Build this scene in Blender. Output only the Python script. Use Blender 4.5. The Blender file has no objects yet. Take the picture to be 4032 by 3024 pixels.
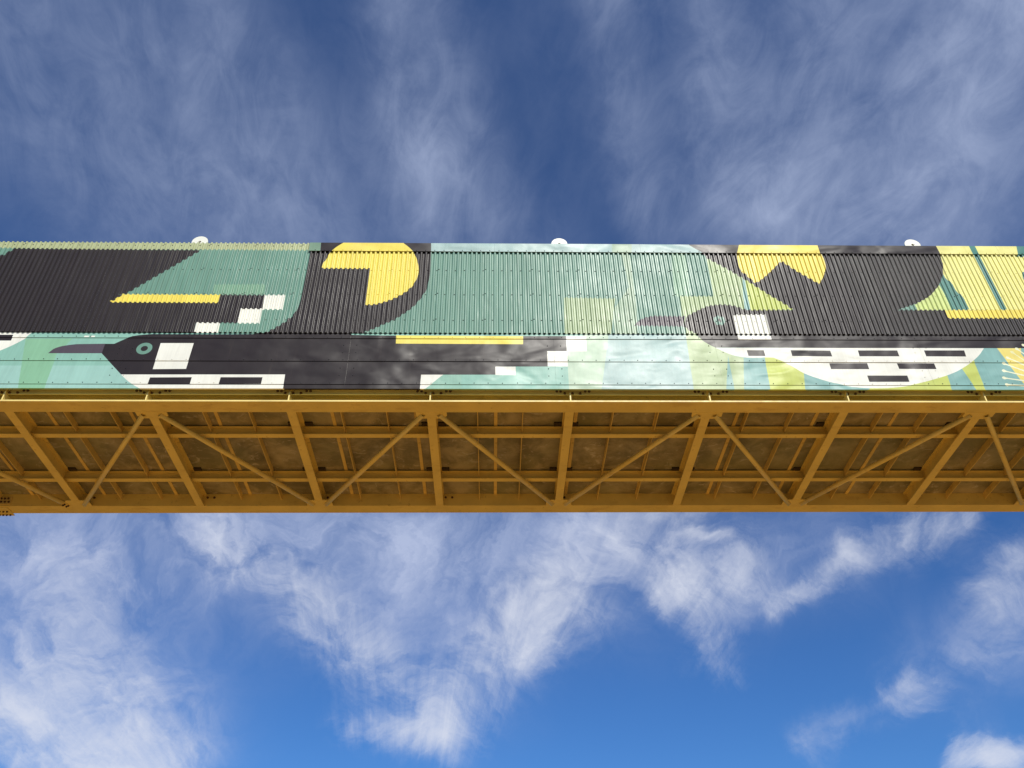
import bpy, math, random
from mathutils import Vector, Matrix
from mathutils.geometry import delaunay_2d_cdt

# painted outlines of the mural: (paint, [(x, z) in metres])
MURAL_CORRUGATED = [
('khaki', [(-3.741, 3.413), (2.744, 3.467), (3.981, 3.478), (4.008, 3.096), (2.245, 3.098), (0.439, 3.094), (-0.832, 3.109), (-1.085, 3.112), (-3.592, 3.093)]),
('black', [(-1.457, 2.761), (-1.371, 2.794), (-1.245, 2.843), (-1.115, 2.893), (-1.021, 2.93), (-0.974, 2.947), (-0.955, 2.954), (-0.949, 2.957), (-0.941, 2.965), (-0.93, 2.978), (-0.923, 2.994), (-0.916, 3.012), (-0.905, 3.029), (-0.887, 3.049), (-0.865, 3.071), (-0.844, 3.09), (-0.83, 3.104), (0.439, 3.094), (2.219, 3.09), (1.253, 2.071), (1.128, 2.053), (2.463, 2.065), (3.436, 2.057), (3.451, 1.751), (3.118, 1.758), (3.121, 1.455), (2.479, 1.459), (2.491, 1.187), (-2.694, 1.166), (-3.18, 2.21)]),
('yellow', [(1.048, 1.906), (1.111, 1.94), (1.207, 2.062), (2.738, 2.062), (2.738, 1.886), (1.068, 1.89)]),
('white', [(3.436, 2.057), (3.758, 2.058), (3.762, 1.744), (3.447, 1.745)]),
('white', [(3.115, 1.758), (3.446, 1.756), (3.454, 1.45), (3.12, 1.453)]),
('white', [(2.482, 1.459), (2.848, 1.456), (2.857, 1.188), (2.491, 1.187)]),
('teal_pale', [(2.593, 2.291), (3.404, 2.296), (3.434, 2.066), (2.614, 2.061)]),
('black', [(4.02, 3.109), (4.024, 2.8), (4.024, 2.8), (4.024, 2.727), (4.024, 2.623), (4.023, 2.506), (4.021, 2.393), (4.019, 2.28), (4.016, 2.162), (4.013, 2.05), (4.009, 1.955), (4.004, 1.883), (4, 1.826), (3.993, 1.778), (3.984, 1.732), (3.972, 1.69), (3.958, 1.653), (3.94, 1.619), (3.918, 1.582), (3.889, 1.543), (3.855, 1.502), (3.818, 1.462), (3.783, 1.426), (3.748, 1.393), (3.713, 1.362), (3.678, 1.333), (3.644, 1.308), (3.608, 1.284), (3.571, 1.263), (3.538, 1.246), (3.515, 1.233), (3.526, 1.17), (4.997, 1.176), (5.082, 1.276), (5.103, 1.286), (5.133, 1.3), (5.167, 1.317), (5.202, 1.336), (5.238, 1.358), (5.276, 1.382), (5.314, 1.408), (5.353, 1.433), (5.391, 1.455), (5.43, 1.477), (5.468, 1.5), (5.505, 1.524), (5.54, 1.552), (5.573, 1.582), (5.606, 1.613), (5.641, 1.648), (5.678, 1.684), (5.718, 1.723), (5.756, 1.764), (5.792, 1.808), (5.825, 1.856), (5.856, 1.908), (5.885, 1.961), (5.911, 2.011), (5.933, 2.057), (5.952, 2.1), (5.969, 2.145), (5.984, 2.195), (5.996, 2.255), (6.006, 2.321), (6.015, 2.388), (6.021, 2.453), (6.025, 2.511), (6.026, 2.565), (6.027, 2.623), (6.026, 2.693), (6.025, 2.786), (6.023, 2.897), (6.02, 3.001), (6.019, 3.074), (6.011, 3.238), (4.005, 3.222)]),
('yellow', [(4.345, 3.225), (4.364, 3.061), (4.364, 3.061), (4.355, 3.037), (4.341, 3.001), (4.326, 2.962), (4.313, 2.925), (4.301, 2.89), (4.289, 2.856), (4.279, 2.822), (4.27, 2.79), (4.264, 2.756), (4.261, 2.722), (4.258, 2.692), (4.257, 2.671), (5.042, 2.667), (5.042, 1.86), (5.042, 1.86), (5.059, 1.858), (5.084, 1.855), (5.112, 1.853), (5.14, 1.854), (5.166, 1.858), (5.192, 1.864), (5.22, 1.872), (5.251, 1.883), (5.287, 1.897), (5.327, 1.913), (5.368, 1.931), (5.408, 1.952), (5.448, 1.974), (5.487, 1.999), (5.526, 2.026), (5.564, 2.055), (5.601, 2.087), (5.638, 2.121), (5.672, 2.156), (5.703, 2.194), (5.73, 2.232), (5.754, 2.272), (5.775, 2.314), (5.793, 2.357), (5.807, 2.403), (5.818, 2.452), (5.826, 2.5), (5.832, 2.547), (5.835, 2.591), (5.835, 2.632), (5.833, 2.674), (5.829, 2.715), (5.823, 2.758), (5.815, 2.8), (5.804, 2.842), (5.792, 2.886), (5.776, 2.936), (5.756, 2.989), (5.738, 3.038), (5.725, 3.072), (5.715, 3.235)]),
('lime_pale', [(8.182, 2.029), (9.002, 2.01), (8.854, 1.17), (8.15, 1.168)]),
('lime_mist', [(9.174, 3.212), (9.349, 3.213), (9.335, 3.049), (9.331, 2.667), (9.327, 2.285), (9.325, 1.826), (9.272, 1.193), (8.937, 1.192), (8.936, 1.735), (9.251, 2.285), (9.22, 2.666), (9.179, 3.048)]),
('green_soft', [(10.06, 3.219), (10.27, 3.22), (10.256, 2.624), (10.211, 2.07), (9.945, 2.068)]),
('green_lime', [(10.615, 2.958), (10.902, 2.706), (11.166, 2.457), (11.124, 1.777), (11.003, 1.307), (10.011, 1.175), (10.039, 1.335), (10.018, 1.629), (10.044, 2.069), (10.583, 2.07)]),
('teal_blue', [(11.122, 2.467), (11.172, 2.438), (11.126, 1.746), (11.027, 1.745)]),
('lime', [(11.17, 2.443), (11.336, 2.283), (11.487, 2.112), (11.709, 1.895), (11.818, 1.783), (11.125, 1.768)]),
('grey_mauve', [(9.24, 1.429), (9.258, 1.449), (9.283, 1.479), (9.312, 1.511), (9.34, 1.538), (9.365, 1.558), (9.39, 1.576), (9.416, 1.591), (9.445, 1.604), (9.479, 1.615), (9.518, 1.624), (9.554, 1.631), (9.578, 1.636), (10.067, 1.629), (10.008, 1.415)]),
('black', [(10.541, 3.273), (10.528, 3.09), (10.623, 2.951), (10.902, 2.706), (11.165, 2.453), (11.487, 2.112), (11.709, 1.895), (11.816, 1.776), (11.123, 1.773), (11.123, 1.773), (11.102, 1.776), (11.073, 1.78), (11.04, 1.786), (11.011, 1.794), (10.988, 1.806), (10.965, 1.82), (10.944, 1.834), (10.922, 1.846), (10.898, 1.855), (10.875, 1.863), (10.851, 1.869), (10.827, 1.875), (10.803, 1.879), (10.779, 1.882), (10.755, 1.884), (10.73, 1.885), (10.707, 1.886), (10.685, 1.887), (10.66, 1.886), (10.63, 1.883), (10.593, 1.878), (10.55, 1.872), (10.505, 1.864), (10.46, 1.85), (10.416, 1.831), (10.372, 1.807), (10.326, 1.78), (10.281, 1.753), (10.229, 1.721), (10.174, 1.685), (10.125, 1.652), (10.091, 1.629), (10.013, 1.421), (10.026, 1.406), (10.044, 1.383), (10.066, 1.358), (10.09, 1.335), (10.119, 1.314), (10.154, 1.293), (10.186, 1.274), (10.208, 1.261), (10.243, 1.176), (16.42, 1.2), (16.606, 1.621), (14.235, 1.609), (14.239, 1.786), (13.507, 1.787), (13.508, 1.791), (13.542, 1.805), (13.591, 1.823), (13.645, 1.845), (13.698, 1.867), (13.746, 1.888), (13.794, 1.909), (13.843, 1.933), (13.893, 1.959), (13.945, 1.989), (13.999, 2.021), (14.053, 2.057), (14.106, 2.099), (14.159, 2.148), (14.214, 2.203), (14.265, 2.26), (14.312, 2.315), (14.351, 2.367), (14.385, 2.418), (14.415, 2.468), (14.444, 2.519), (14.47, 2.57), (14.493, 2.621), (14.514, 2.673), (14.533, 2.726), (14.549, 2.782), (14.564, 2.841), (14.576, 2.897), (14.585, 2.95), (14.591, 2.999), (14.593, 3.045), (14.593, 3.085), (14.593, 3.113), (14.656, 3.306)]),
('teal', [(10.69, 1.544), (10.687, 1.565), (10.68, 1.585), (10.669, 1.603), (10.654, 1.618), (10.636, 1.629), (10.616, 1.636), (10.595, 1.639), (10.573, 1.636), (10.553, 1.629), (10.535, 1.618), (10.52, 1.603), (10.509, 1.585), (10.502, 1.565), (10.5, 1.544), (10.502, 1.523), (10.509, 1.503), (10.52, 1.485), (10.535, 1.47), (10.553, 1.458), (10.573, 1.451), (10.595, 1.449), (10.616, 1.451), (10.636, 1.458), (10.654, 1.47), (10.669, 1.485), (10.68, 1.503), (10.687, 1.523)]),
('black', [(10.635, 1.544), (10.634, 1.551), (10.632, 1.559), (10.628, 1.565), (10.622, 1.57), (10.616, 1.574), (10.609, 1.577), (10.601, 1.578), (10.594, 1.577), (10.586, 1.574), (10.58, 1.57), (10.574, 1.565), (10.57, 1.559), (10.568, 1.551), (10.567, 1.544), (10.568, 1.536), (10.57, 1.529), (10.574, 1.523), (10.58, 1.517), (10.586, 1.513), (10.594, 1.511), (10.601, 1.51), (10.609, 1.511), (10.616, 1.513), (10.622, 1.517), (10.628, 1.523), (10.632, 1.529), (10.634, 1.536)]),
('white', [(10.831, 1.66), (11.342, 1.675), (11.345, 1.18), (10.811, 1.178)]),
('yellow', [(11.168, 3.278), (11.136, 3.075), (11.136, 3.075), (11.132, 3.033), (11.126, 2.973), (11.12, 2.908), (11.117, 2.85), (11.115, 2.803), (11.113, 2.759), (11.116, 2.718), (11.124, 2.679), (11.141, 2.643), (11.165, 2.611), (11.192, 2.58), (11.216, 2.546), (11.24, 2.507), (11.263, 2.464), (11.284, 2.425), (11.299, 2.399), (11.299, 2.399), (11.309, 2.395), (11.324, 2.388), (11.345, 2.388), (11.376, 2.404), (11.423, 2.442), (11.482, 2.497), (11.546, 2.559), (11.607, 2.621), (11.669, 2.688), (11.733, 2.761), (11.791, 2.828), (11.831, 2.875), (11.882, 2.868), (11.882, 2.868), (11.911, 2.833), (11.951, 2.783), (11.999, 2.727), (12.047, 2.673), (12.099, 2.62), (12.157, 2.566), (12.212, 2.514), (12.258, 2.469), (12.294, 2.432), (12.323, 2.401), (12.345, 2.376), (12.361, 2.358), (12.361, 2.358), (12.378, 2.38), (12.402, 2.412), (12.429, 2.451), (12.455, 2.494), (12.482, 2.543), (12.51, 2.6), (12.536, 2.658), (12.556, 2.713), (12.568, 2.764), (12.575, 2.814), (12.577, 2.863), (12.578, 2.91), (12.576, 2.96), (12.57, 3.01), (12.563, 3.054), (12.559, 3.086), (12.608, 3.29)]),
('yellow_pale', [(14.653, 3.306), (14.596, 3.106), (14.596, 3.106), (14.594, 3.074), (14.592, 3.027), (14.587, 2.975), (14.581, 2.925), (14.57, 2.875), (14.556, 2.823), (14.542, 2.772), (14.529, 2.726), (14.517, 2.683), (14.505, 2.641), (14.495, 2.605), (14.488, 2.58), (14.488, 2.58), (14.498, 2.547), (14.514, 2.501), (14.53, 2.449), (14.545, 2.4), (14.556, 2.356), (14.567, 2.312), (14.577, 2.268), (14.587, 2.223), (14.599, 2.178), (14.612, 2.134), (14.624, 2.087), (14.634, 2.037), (14.639, 1.975), (14.643, 1.905), (14.644, 1.841), (14.646, 1.797), (16.686, 1.801), (17.364, 3.327)]),
('yellow', [(14.239, 1.786), (16.69, 1.81), (16.606, 1.621), (14.235, 1.609)]),
('teal_deep', [(14.486, 2.575), (14.497, 2.543), (14.513, 2.498), (14.53, 2.448), (14.545, 2.4), (14.556, 2.356), (14.567, 2.312), (14.577, 2.268), (14.587, 2.223), (14.599, 2.178), (14.612, 2.134), (14.624, 2.087), (14.634, 2.037), (14.639, 1.975), (14.643, 1.906), (14.645, 1.843), (14.647, 1.799), (14.365, 1.791), (14.365, 1.791), (14.366, 1.854), (14.368, 1.945), (14.369, 2.043), (14.369, 2.128), (14.367, 2.197), (14.363, 2.261), (14.36, 2.314), (14.357, 2.351), (14.426, 2.483)]),
('lime_light', [(14.352, 2.344), (14.355, 2.308), (14.361, 2.257), (14.366, 2.196), (14.369, 2.128), (14.369, 2.044), (14.368, 1.945), (14.366, 1.854), (14.365, 1.791), (13.806, 1.786), (13.786, 1.895), (13.786, 1.895), (13.803, 1.905), (13.827, 1.918), (13.857, 1.936), (13.893, 1.959), (13.939, 1.987), (13.993, 2.019), (14.051, 2.057), (14.106, 2.099), (14.162, 2.152), (14.222, 2.215), (14.275, 2.274), (14.312, 2.315)]),
('teal', [(13.508, 1.789), (13.508, 1.791), (13.545, 1.806), (13.597, 1.827), (13.653, 1.849), (13.698, 1.867), (13.729, 1.879), (13.755, 1.888), (13.774, 1.895), (13.788, 1.899), (13.809, 1.786)]),
('teal_deep', [(15.207, 3.31), (15.152, 3.092), (15.15, 1.793), (15.246, 1.793), (15.255, 3.093), (15.306, 3.311)]),
('teal_deep', [(16.007, 3.316), (15.893, 3.022), (16.334, 3), (16.463, 3.32)]),
('teal_deep', [(15.83, 2.649), (15.76, 2.324), (15.614, 1.802), (15.849, 1.803), (16.192, 2.652)]),
]
MURAL_FLASHING = [
('sage', [(3.979, 3.35), (4.169, 3.352), (4.183, 3.036), (3.996, 3.035)]),
('black', [(4.169, 3.352), (6.006, 3.367), (6.023, 3.013), (4.188, 2.999)]),
('yellow', [(4.31, 2.975), (4.376, 3.063), (4.376, 3.063), (4.387, 3.079), (4.403, 3.103), (4.422, 3.13), (4.442, 3.156), (4.467, 3.183), (4.496, 3.213), (4.523, 3.239), (4.542, 3.258), (4.563, 3.304), (5.531, 3.312), (5.552, 3.256), (5.569, 3.239), (5.593, 3.214), (5.62, 3.187), (5.644, 3.16), (5.666, 3.132), (5.689, 3.102), (5.709, 3.074), (5.722, 3.055), (5.74, 2.986)]),
('lime_mist', [(9.06, 3.34), (9.394, 3.343), (9.361, 3.013), (9.032, 3.01)]),
('black', [(10.327, 3.402), (10.358, 3.248), (10.557, 3.059), (10.565, 2.997), (14.587, 3.027), (14.575, 3.286), (14.579, 3.437)]),
('yellow', [(11.25, 3.409), (11.206, 3.26), (11.141, 3.064), (11.121, 3.001), (12.534, 3.011), (12.543, 3.082), (12.547, 3.27), (12.561, 3.42)]),
('yellow_pale', [(14.579, 3.437), (14.575, 3.286), (14.583, 3.087), (14.587, 3.027), (15.904, 3.036), (15.919, 3.097), (15.971, 3.297), (16.018, 3.448)]),
('teal_deep', [(15.145, 3.441), (15.144, 3.286), (15.14, 3.086), (15.143, 3.031), (15.244, 3.031), (15.243, 3.087), (15.246, 3.286), (15.244, 3.442)]),
('teal_deep', [(16.018, 3.448), (15.971, 3.297), (15.919, 3.097), (15.904, 3.036), (17.405, 3.047), (17.592, 3.461)]),
]
MURAL_FLAT = [
('aqua', [(-2.441, 0.604), (1.53, 0.616), (2.012, 0.087), (-2.195, 0.079)]),
('white', [(-2.787, 1.347), (0.062, 1.359), (0.048, 1.27), (-0.018, 1.136), (-0.018, 1.136), (-0.04, 1.114), (-0.072, 1.082), (-0.108, 1.047), (-0.145, 1.014), (-0.182, 0.984), (-0.22, 0.954), (-0.26, 0.925), (-0.302, 0.897), (-0.344, 0.869), (-0.386, 0.843), (-0.433, 0.816), (-0.491, 0.789), (-0.573, 0.759), (-0.671, 0.727), (-0.763, 0.698), (-0.826, 0.678), (-2.473, 0.673)]),
('black', [(-2.72, 1.204), (-0.215, 1.214), (-0.212, 1.1), (-2.667, 1.09)]),
('white', [(0.859, 1.198), (0.931, 1.198), (0.927, 1.169), (0.856, 1.169)]),
('white', [(0.965, 1.198), (1.021, 1.199), (1.016, 1.171), (0.96, 1.171)]),
('green_leaf', [(-0.007, 1.14), (0.69, 1.143), (0.64, 1.006), (0.556, 0.843), (0.588, 0.084), (0.229, 0.083)]),
('grey_mauve', [(0.422, 0.847), (0.432, 0.863), (0.446, 0.888), (0.462, 0.913), (0.478, 0.934), (0.493, 0.947), (0.509, 0.957), (0.525, 0.965), (0.543, 0.973), (0.56, 0.981), (0.578, 0.988), (0.599, 0.995), (0.626, 1.002), (0.664, 1.01), (0.711, 1.019), (0.755, 1.026), (0.786, 1.031), (1.211, 1.041), (1.214, 0.849)]),
('black', [(1.214, 0.849), (1.211, 1.039), (1.345, 1.04), (1.345, 1.04), (1.358, 1.049), (1.375, 1.062), (1.396, 1.077), (1.416, 1.092), (1.436, 1.106), (1.457, 1.122), (1.479, 1.137), (1.501, 1.15), (1.522, 1.162), (1.544, 1.173), (1.566, 1.183), (1.591, 1.192), (1.617, 1.2), (1.646, 1.207), (1.676, 1.213), (1.709, 1.218), (1.748, 1.223), (1.792, 1.228), (1.832, 1.233), (1.86, 1.236), (3, 1.236), (3.385, 1.242), (3.406, 1.247), (3.436, 1.255), (3.47, 1.264), (3.505, 1.272), (3.545, 1.278), (3.59, 1.285), (3.63, 1.29), (3.659, 1.294), (4.825, 1.299), (4.895, 1.231), (5.568, 1.217), (7.515, 1.216), (8.174, 1.219), (8.174, 0.914), (7.872, 0.909), (7.873, 0.615), (7.089, 0.612), (7.089, 0.454), (5.993, 0.451), (5.992, 0.057), (4.011, 0.053), (3.997, 0.45), (1.61, 0.443), (1.354, 0.705)]),
('yellow', [(5.57, 1.225), (5.647, 1.222), (7.515, 1.214), (7.511, 1.055), (5.658, 1.06), (5.576, 1.062)]),
('white', [(2.036, 1.057), (2.531, 1.059), (2.528, 0.554), (2.043, 0.548)]),
('teal', [(1.936, 0.947), (1.933, 0.973), (1.925, 0.998), (1.911, 1.02), (1.892, 1.038), (1.87, 1.052), (1.845, 1.061), (1.819, 1.064), (1.793, 1.061), (1.769, 1.052), (1.746, 1.038), (1.728, 1.02), (1.714, 0.998), (1.705, 0.973), (1.702, 0.947), (1.705, 0.921), (1.714, 0.896), (1.728, 0.874), (1.746, 0.856), (1.769, 0.842), (1.793, 0.833), (1.819, 0.83), (1.845, 0.833), (1.87, 0.842), (1.892, 0.856), (1.911, 0.874), (1.925, 0.896), (1.933, 0.921)]),
('black', [(1.871, 0.947), (1.87, 0.959), (1.866, 0.97), (1.86, 0.979), (1.852, 0.988), (1.842, 0.994), (1.831, 0.998), (1.819, 0.999), (1.808, 0.998), (1.797, 0.994), (1.787, 0.988), (1.779, 0.979), (1.772, 0.97), (1.769, 0.959), (1.767, 0.947), (1.769, 0.935), (1.772, 0.924), (1.779, 0.915), (1.787, 0.906), (1.797, 0.9), (1.808, 0.896), (1.819, 0.895), (1.831, 0.896), (1.842, 0.9), (1.852, 0.906), (1.86, 0.915), (1.866, 0.924), (1.87, 0.935)]),
('white', [(1.61, 0.443), (3.153, 0.447), (3.997, 0.45), (4.01, 0.091), (2.027, 0.087), (1.934, 0.19), (1.917, 0.202), (1.892, 0.217), (1.863, 0.235), (1.836, 0.253), (1.812, 0.269), (1.788, 0.285), (1.763, 0.303), (1.736, 0.324), (1.703, 0.353), (1.667, 0.388), (1.633, 0.421), (1.61, 0.443)]),
('black', [(2.045, 0.388), (2.649, 0.394), (2.648, 0.266), (2.041, 0.265)]),
('black', [(3.068, 0.395), (3.677, 0.396), (3.676, 0.269), (3.064, 0.265)]),
('white', [(5.993, 0.451), (6.319, 0.452), (6.319, 0.452), (6.307, 0.44), (6.29, 0.424), (6.27, 0.404), (6.25, 0.383), (6.23, 0.361), (6.21, 0.338), (6.187, 0.312), (6.163, 0.286), (6.134, 0.256), (6.1, 0.222), (6.07, 0.192), (6.049, 0.171), (5.98, 0.057), (5.987, 0.094)]),
('teal_soft', [(6.319, 0.452), (6.586, 0.453), (6.594, 0.096), (5.978, 0.094), (6.049, 0.171), (6.07, 0.192), (6.1, 0.222), (6.134, 0.256), (6.163, 0.286), (6.187, 0.312), (6.21, 0.338), (6.23, 0.361), (6.25, 0.383), (6.27, 0.404), (6.29, 0.424), (6.307, 0.44), (6.319, 0.452)]),
('white', [(7.089, 0.612), (7.391, 0.611), (7.392, 0.445), (7.089, 0.448)]),
('white', [(7.872, 0.915), (8.176, 0.916), (8.174, 0.616), (7.87, 0.619)]),
('sage_pale', [(8.427, 1.31), (8.843, 1.311), (8.812, 1.12), (8.622, 0.062), (8.164, 0.061), (8.171, 0.616), (8.178, 0.916), (8.465, 0.917)]),
('white', [(8.174, 1.219), (8.485, 1.22), (8.477, 0.913), (8.171, 0.914)]),
('aqua_grey', [(8.847, 1.311), (10.026, 1.316), (10.026, 1.146), (10.011, 0.064), (8.622, 0.062), (8.812, 1.12)]),
('green_lime', [(10.037, 1.338), (10.166, 1.338), (10.166, 1.285), (10.183, 1.261), (10.207, 1.227), (10.234, 1.19), (10.259, 1.157), (10.283, 1.131), (10.307, 1.107), (10.332, 1.084), (10.356, 1.063), (10.379, 1.044), (10.402, 1.028), (10.426, 1.011), (10.456, 0.99), (10.498, 0.961), (10.548, 0.927), (10.594, 0.895), (10.626, 0.873), (10.626, 0.873), (10.643, 0.864), (10.666, 0.852), (10.693, 0.838), (10.721, 0.826), (10.752, 0.816), (10.788, 0.806), (10.821, 0.797), (10.844, 0.792), (10.724, 0.066), (9.996, 0.064), (10.026, 1.146)]),
('teal_blue', [(10.615, 0.836), (10.598, 0.065), (10.452, 0.065)]),
('teal_blue', [(10.846, 0.806), (11.166, 0.807), (11.126, 0.066), (10.721, 0.066)]),
('lime', [(11.169, 0.838), (11.615, 0.696), (11.695, 0.496), (11.626, 0.067), (11.123, 0.066)]),
('teal_blue', [(11.705, 0.536), (12.168, 0.398), (12.616, 0.223), (12.543, 0.069), (11.627, 0.067), (11.629, 0.067)]),
('lime', [(12.543, 0.069), (12.616, 0.223), (13.083, 0.341), (13.85, 0.462), (13.823, 0.071)]),
('teal_blue', [(13.859, 0.502), (14.569, 1.016), (16.511, 1.023), (16.083, 0.076), (13.815, 0.071)]),
('lime', [(14.12, 0.59), (14.357, 0.756), (14.323, 0.072), (14.215, 0.072)]),
('yellow_soft', [(14.804, 1.003), (15.591, 1.006), (15.221, 0.099), (14.949, 0.289), (14.915, 0.444)]),
('teal_blue', [(15.179, 1), (15.59, 1.002), (15.382, 0.492), (15.154, 0.812), (15.137, 0.891)]),
('black', [(10.143, 1.349), (10.168, 1.295), (10.184, 1.27), (10.207, 1.232), (10.234, 1.192), (10.259, 1.157), (10.283, 1.13), (10.307, 1.106), (10.332, 1.084), (10.356, 1.063), (10.383, 1.042), (10.412, 1.021), (10.438, 1.003), (10.456, 0.99), (10.473, 0.997), (11.204, 0.999), (12.338, 0.995), (13.278, 0.998), (16.502, 1.002), (16.671, 1.377)]),
('white', [(10.453, 0.992), (10.486, 0.969), (10.534, 0.935), (10.584, 0.9), (10.626, 0.873), (10.657, 0.857), (10.681, 0.846), (10.704, 0.838), (10.729, 0.83), (10.757, 0.821), (10.786, 0.813), (10.817, 0.805), (10.85, 0.8), (10.886, 0.796), (10.926, 0.794), (10.966, 0.792), (11.006, 0.792), (11.046, 0.793), (11.086, 0.795), (11.126, 0.797), (11.165, 0.799), (11.205, 0.798), (11.245, 0.797), (11.281, 0.796), (11.306, 0.795), (11.305, 0.793), (11.347, 0.768), (11.406, 0.732), (11.47, 0.691), (11.527, 0.652), (11.571, 0.613), (11.61, 0.572), (11.65, 0.533), (11.695, 0.496), (11.751, 0.462), (11.812, 0.429), (11.874, 0.4), (11.931, 0.374), (11.985, 0.351), (12.037, 0.331), (12.083, 0.315), (12.115, 0.304), (12.143, 0.3), (12.169, 0.292), (12.206, 0.28), (12.247, 0.268), (12.287, 0.257), (12.323, 0.249), (12.359, 0.241), (12.396, 0.234), (12.433, 0.228), (12.47, 0.224), (12.508, 0.22), (12.545, 0.217), (12.583, 0.215), (12.621, 0.213), (12.66, 0.212), (12.698, 0.212), (12.736, 0.212), (12.775, 0.212), (12.814, 0.214), (12.853, 0.215), (12.892, 0.218), (12.932, 0.221), (12.971, 0.224), (13.011, 0.229), (13.051, 0.234), (13.088, 0.239), (13.122, 0.244), (13.161, 0.251), (13.214, 0.263), (13.287, 0.282), (13.372, 0.305), (13.464, 0.331), (13.554, 0.358), (13.644, 0.387), (13.737, 0.418), (13.827, 0.45), (13.907, 0.482), (13.974, 0.512), (14.031, 0.541), (14.084, 0.571), (14.137, 0.603), (14.192, 0.637), (14.247, 0.674), (14.298, 0.711), (14.345, 0.745), (14.385, 0.777), (14.42, 0.806), (14.452, 0.835), (14.483, 0.865), (14.517, 0.901), (14.551, 0.939), (14.581, 0.975), (14.602, 0.999), (13.278, 0.998), (12.338, 0.995), (11.204, 0.997)]),
('white', [(10.838, 1.352), (11.352, 1.354), (11.345, 1.16), (10.829, 1.158)]),
('black', [(10.921, 0.944), (11.181, 0.945), (11.183, 0.827), (10.926, 0.827)]),
('black', [(11.594, 0.947), (12.202, 0.94), (12.204, 0.821), (11.594, 0.829)]),
('black', [(12.629, 0.946), (13.239, 0.948), (13.236, 0.828), (12.624, 0.826)]),
('black', [(13.653, 0.95), (14.277, 0.952), (14.265, 0.827), (13.65, 0.829)]),
('black', [(12.128, 0.692), (12.707, 0.694), (12.706, 0.578), (12.127, 0.577)]),
('black', [(13.16, 0.695), (13.729, 0.693), (13.728, 0.581), (13.163, 0.584)]),
('black', [(12.638, 0.453), (13.245, 0.454), (13.24, 0.332), (12.638, 0.33)]),
('cream', [(15.152, 0.945), (15.307, 0.735), (15.279, 0.715), (15.135, 0.933)]),
('cream', [(15.153, 0.926), (15.154, 0.934), (15.15, 0.949), (15.14, 0.97), (15.136, 0.981), (15.139, 0.996), (15.131, 1.005), (15.122, 1.011), (15.112, 1.014), (15.102, 1.014), (15.094, 1.01), (15.087, 1.004), (15.084, 0.995), (15.083, 0.984), (15.086, 0.974), (15.091, 0.963), (15.107, 0.96), (15.115, 0.953), (15.132, 0.936), (15.145, 0.927)]),
('cream_soft', [(15.052, 0.877), (15.256, 0.61), (15.229, 0.59), (15.036, 0.865)]),
('cream_soft', [(15.053, 0.858), (15.054, 0.866), (15.05, 0.881), (15.04, 0.902), (15.036, 0.912), (15.038, 0.928), (15.03, 0.937), (15.02, 0.943), (15.01, 0.945), (15.001, 0.945), (14.992, 0.941), (14.986, 0.934), (14.983, 0.925), (14.983, 0.915), (14.985, 0.904), (14.991, 0.894), (15.007, 0.891), (15.015, 0.884), (15.032, 0.868), (15.045, 0.859)]),
('cream', [(14.948, 0.78), (15.243, 0.591), (15.224, 0.562), (14.937, 0.763)]),
('cream', [(14.955, 0.763), (14.954, 0.771), (14.944, 0.783), (14.928, 0.799), (14.92, 0.807), (14.917, 0.823), (14.907, 0.828), (14.896, 0.831), (14.885, 0.83), (14.876, 0.826), (14.87, 0.82), (14.866, 0.811), (14.866, 0.802), (14.87, 0.792), (14.876, 0.783), (14.885, 0.775), (14.901, 0.778), (14.911, 0.774), (14.932, 0.765), (14.947, 0.761)]),
('cream', [(14.856, 0.673), (15.202, 0.491), (15.185, 0.461), (14.846, 0.655)]),
('cream', [(14.864, 0.657), (14.862, 0.665), (14.852, 0.676), (14.834, 0.691), (14.826, 0.698), (14.821, 0.714), (14.81, 0.718), (14.799, 0.719), (14.789, 0.718), (14.78, 0.713), (14.774, 0.706), (14.771, 0.698), (14.772, 0.688), (14.776, 0.678), (14.784, 0.67), (14.793, 0.663), (14.808, 0.667), (14.819, 0.664), (14.841, 0.657), (14.856, 0.655)]),
('cream', [(14.802, 0.542), (15.225, 0.408), (15.215, 0.376), (14.795, 0.522)]),
('cream', [(14.813, 0.527), (14.81, 0.535), (14.797, 0.544), (14.777, 0.555), (14.768, 0.561), (14.76, 0.575), (14.749, 0.578), (14.738, 0.577), (14.728, 0.574), (14.72, 0.568), (14.716, 0.56), (14.715, 0.551), (14.717, 0.541), (14.723, 0.533), (14.731, 0.526), (14.742, 0.521), (14.756, 0.527), (14.767, 0.527), (14.79, 0.523), (14.806, 0.524)]),
('cream', [(14.753, 0.41), (15.193, 0.332), (15.186, 0.299), (14.749, 0.39)]),
('cream', [(14.766, 0.397), (14.762, 0.404), (14.748, 0.412), (14.726, 0.42), (14.717, 0.425), (14.707, 0.438), (14.696, 0.439), (14.685, 0.437), (14.676, 0.432), (14.669, 0.425), (14.665, 0.417), (14.665, 0.407), (14.669, 0.399), (14.676, 0.391), (14.685, 0.385), (14.697, 0.381), (14.71, 0.39), (14.721, 0.39), (14.744, 0.39), (14.76, 0.393)]),
('cream', [(14.746, 0.287), (15.163, 0.265), (15.161, 0.231), (14.745, 0.267)]),
('cream', [(14.761, 0.276), (14.755, 0.282), (14.741, 0.288), (14.718, 0.294), (14.708, 0.298), (14.697, 0.309), (14.686, 0.309), (14.675, 0.305), (14.666, 0.3), (14.661, 0.292), (14.658, 0.283), (14.659, 0.274), (14.664, 0.266), (14.672, 0.259), (14.682, 0.254), (14.693, 0.252), (14.706, 0.262), (14.716, 0.264), (14.74, 0.266), (14.755, 0.271)]),
('cream', [(15.29, 1.026), (15.382, 0.927), (15.356, 0.905), (15.274, 1.012)]),
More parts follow.
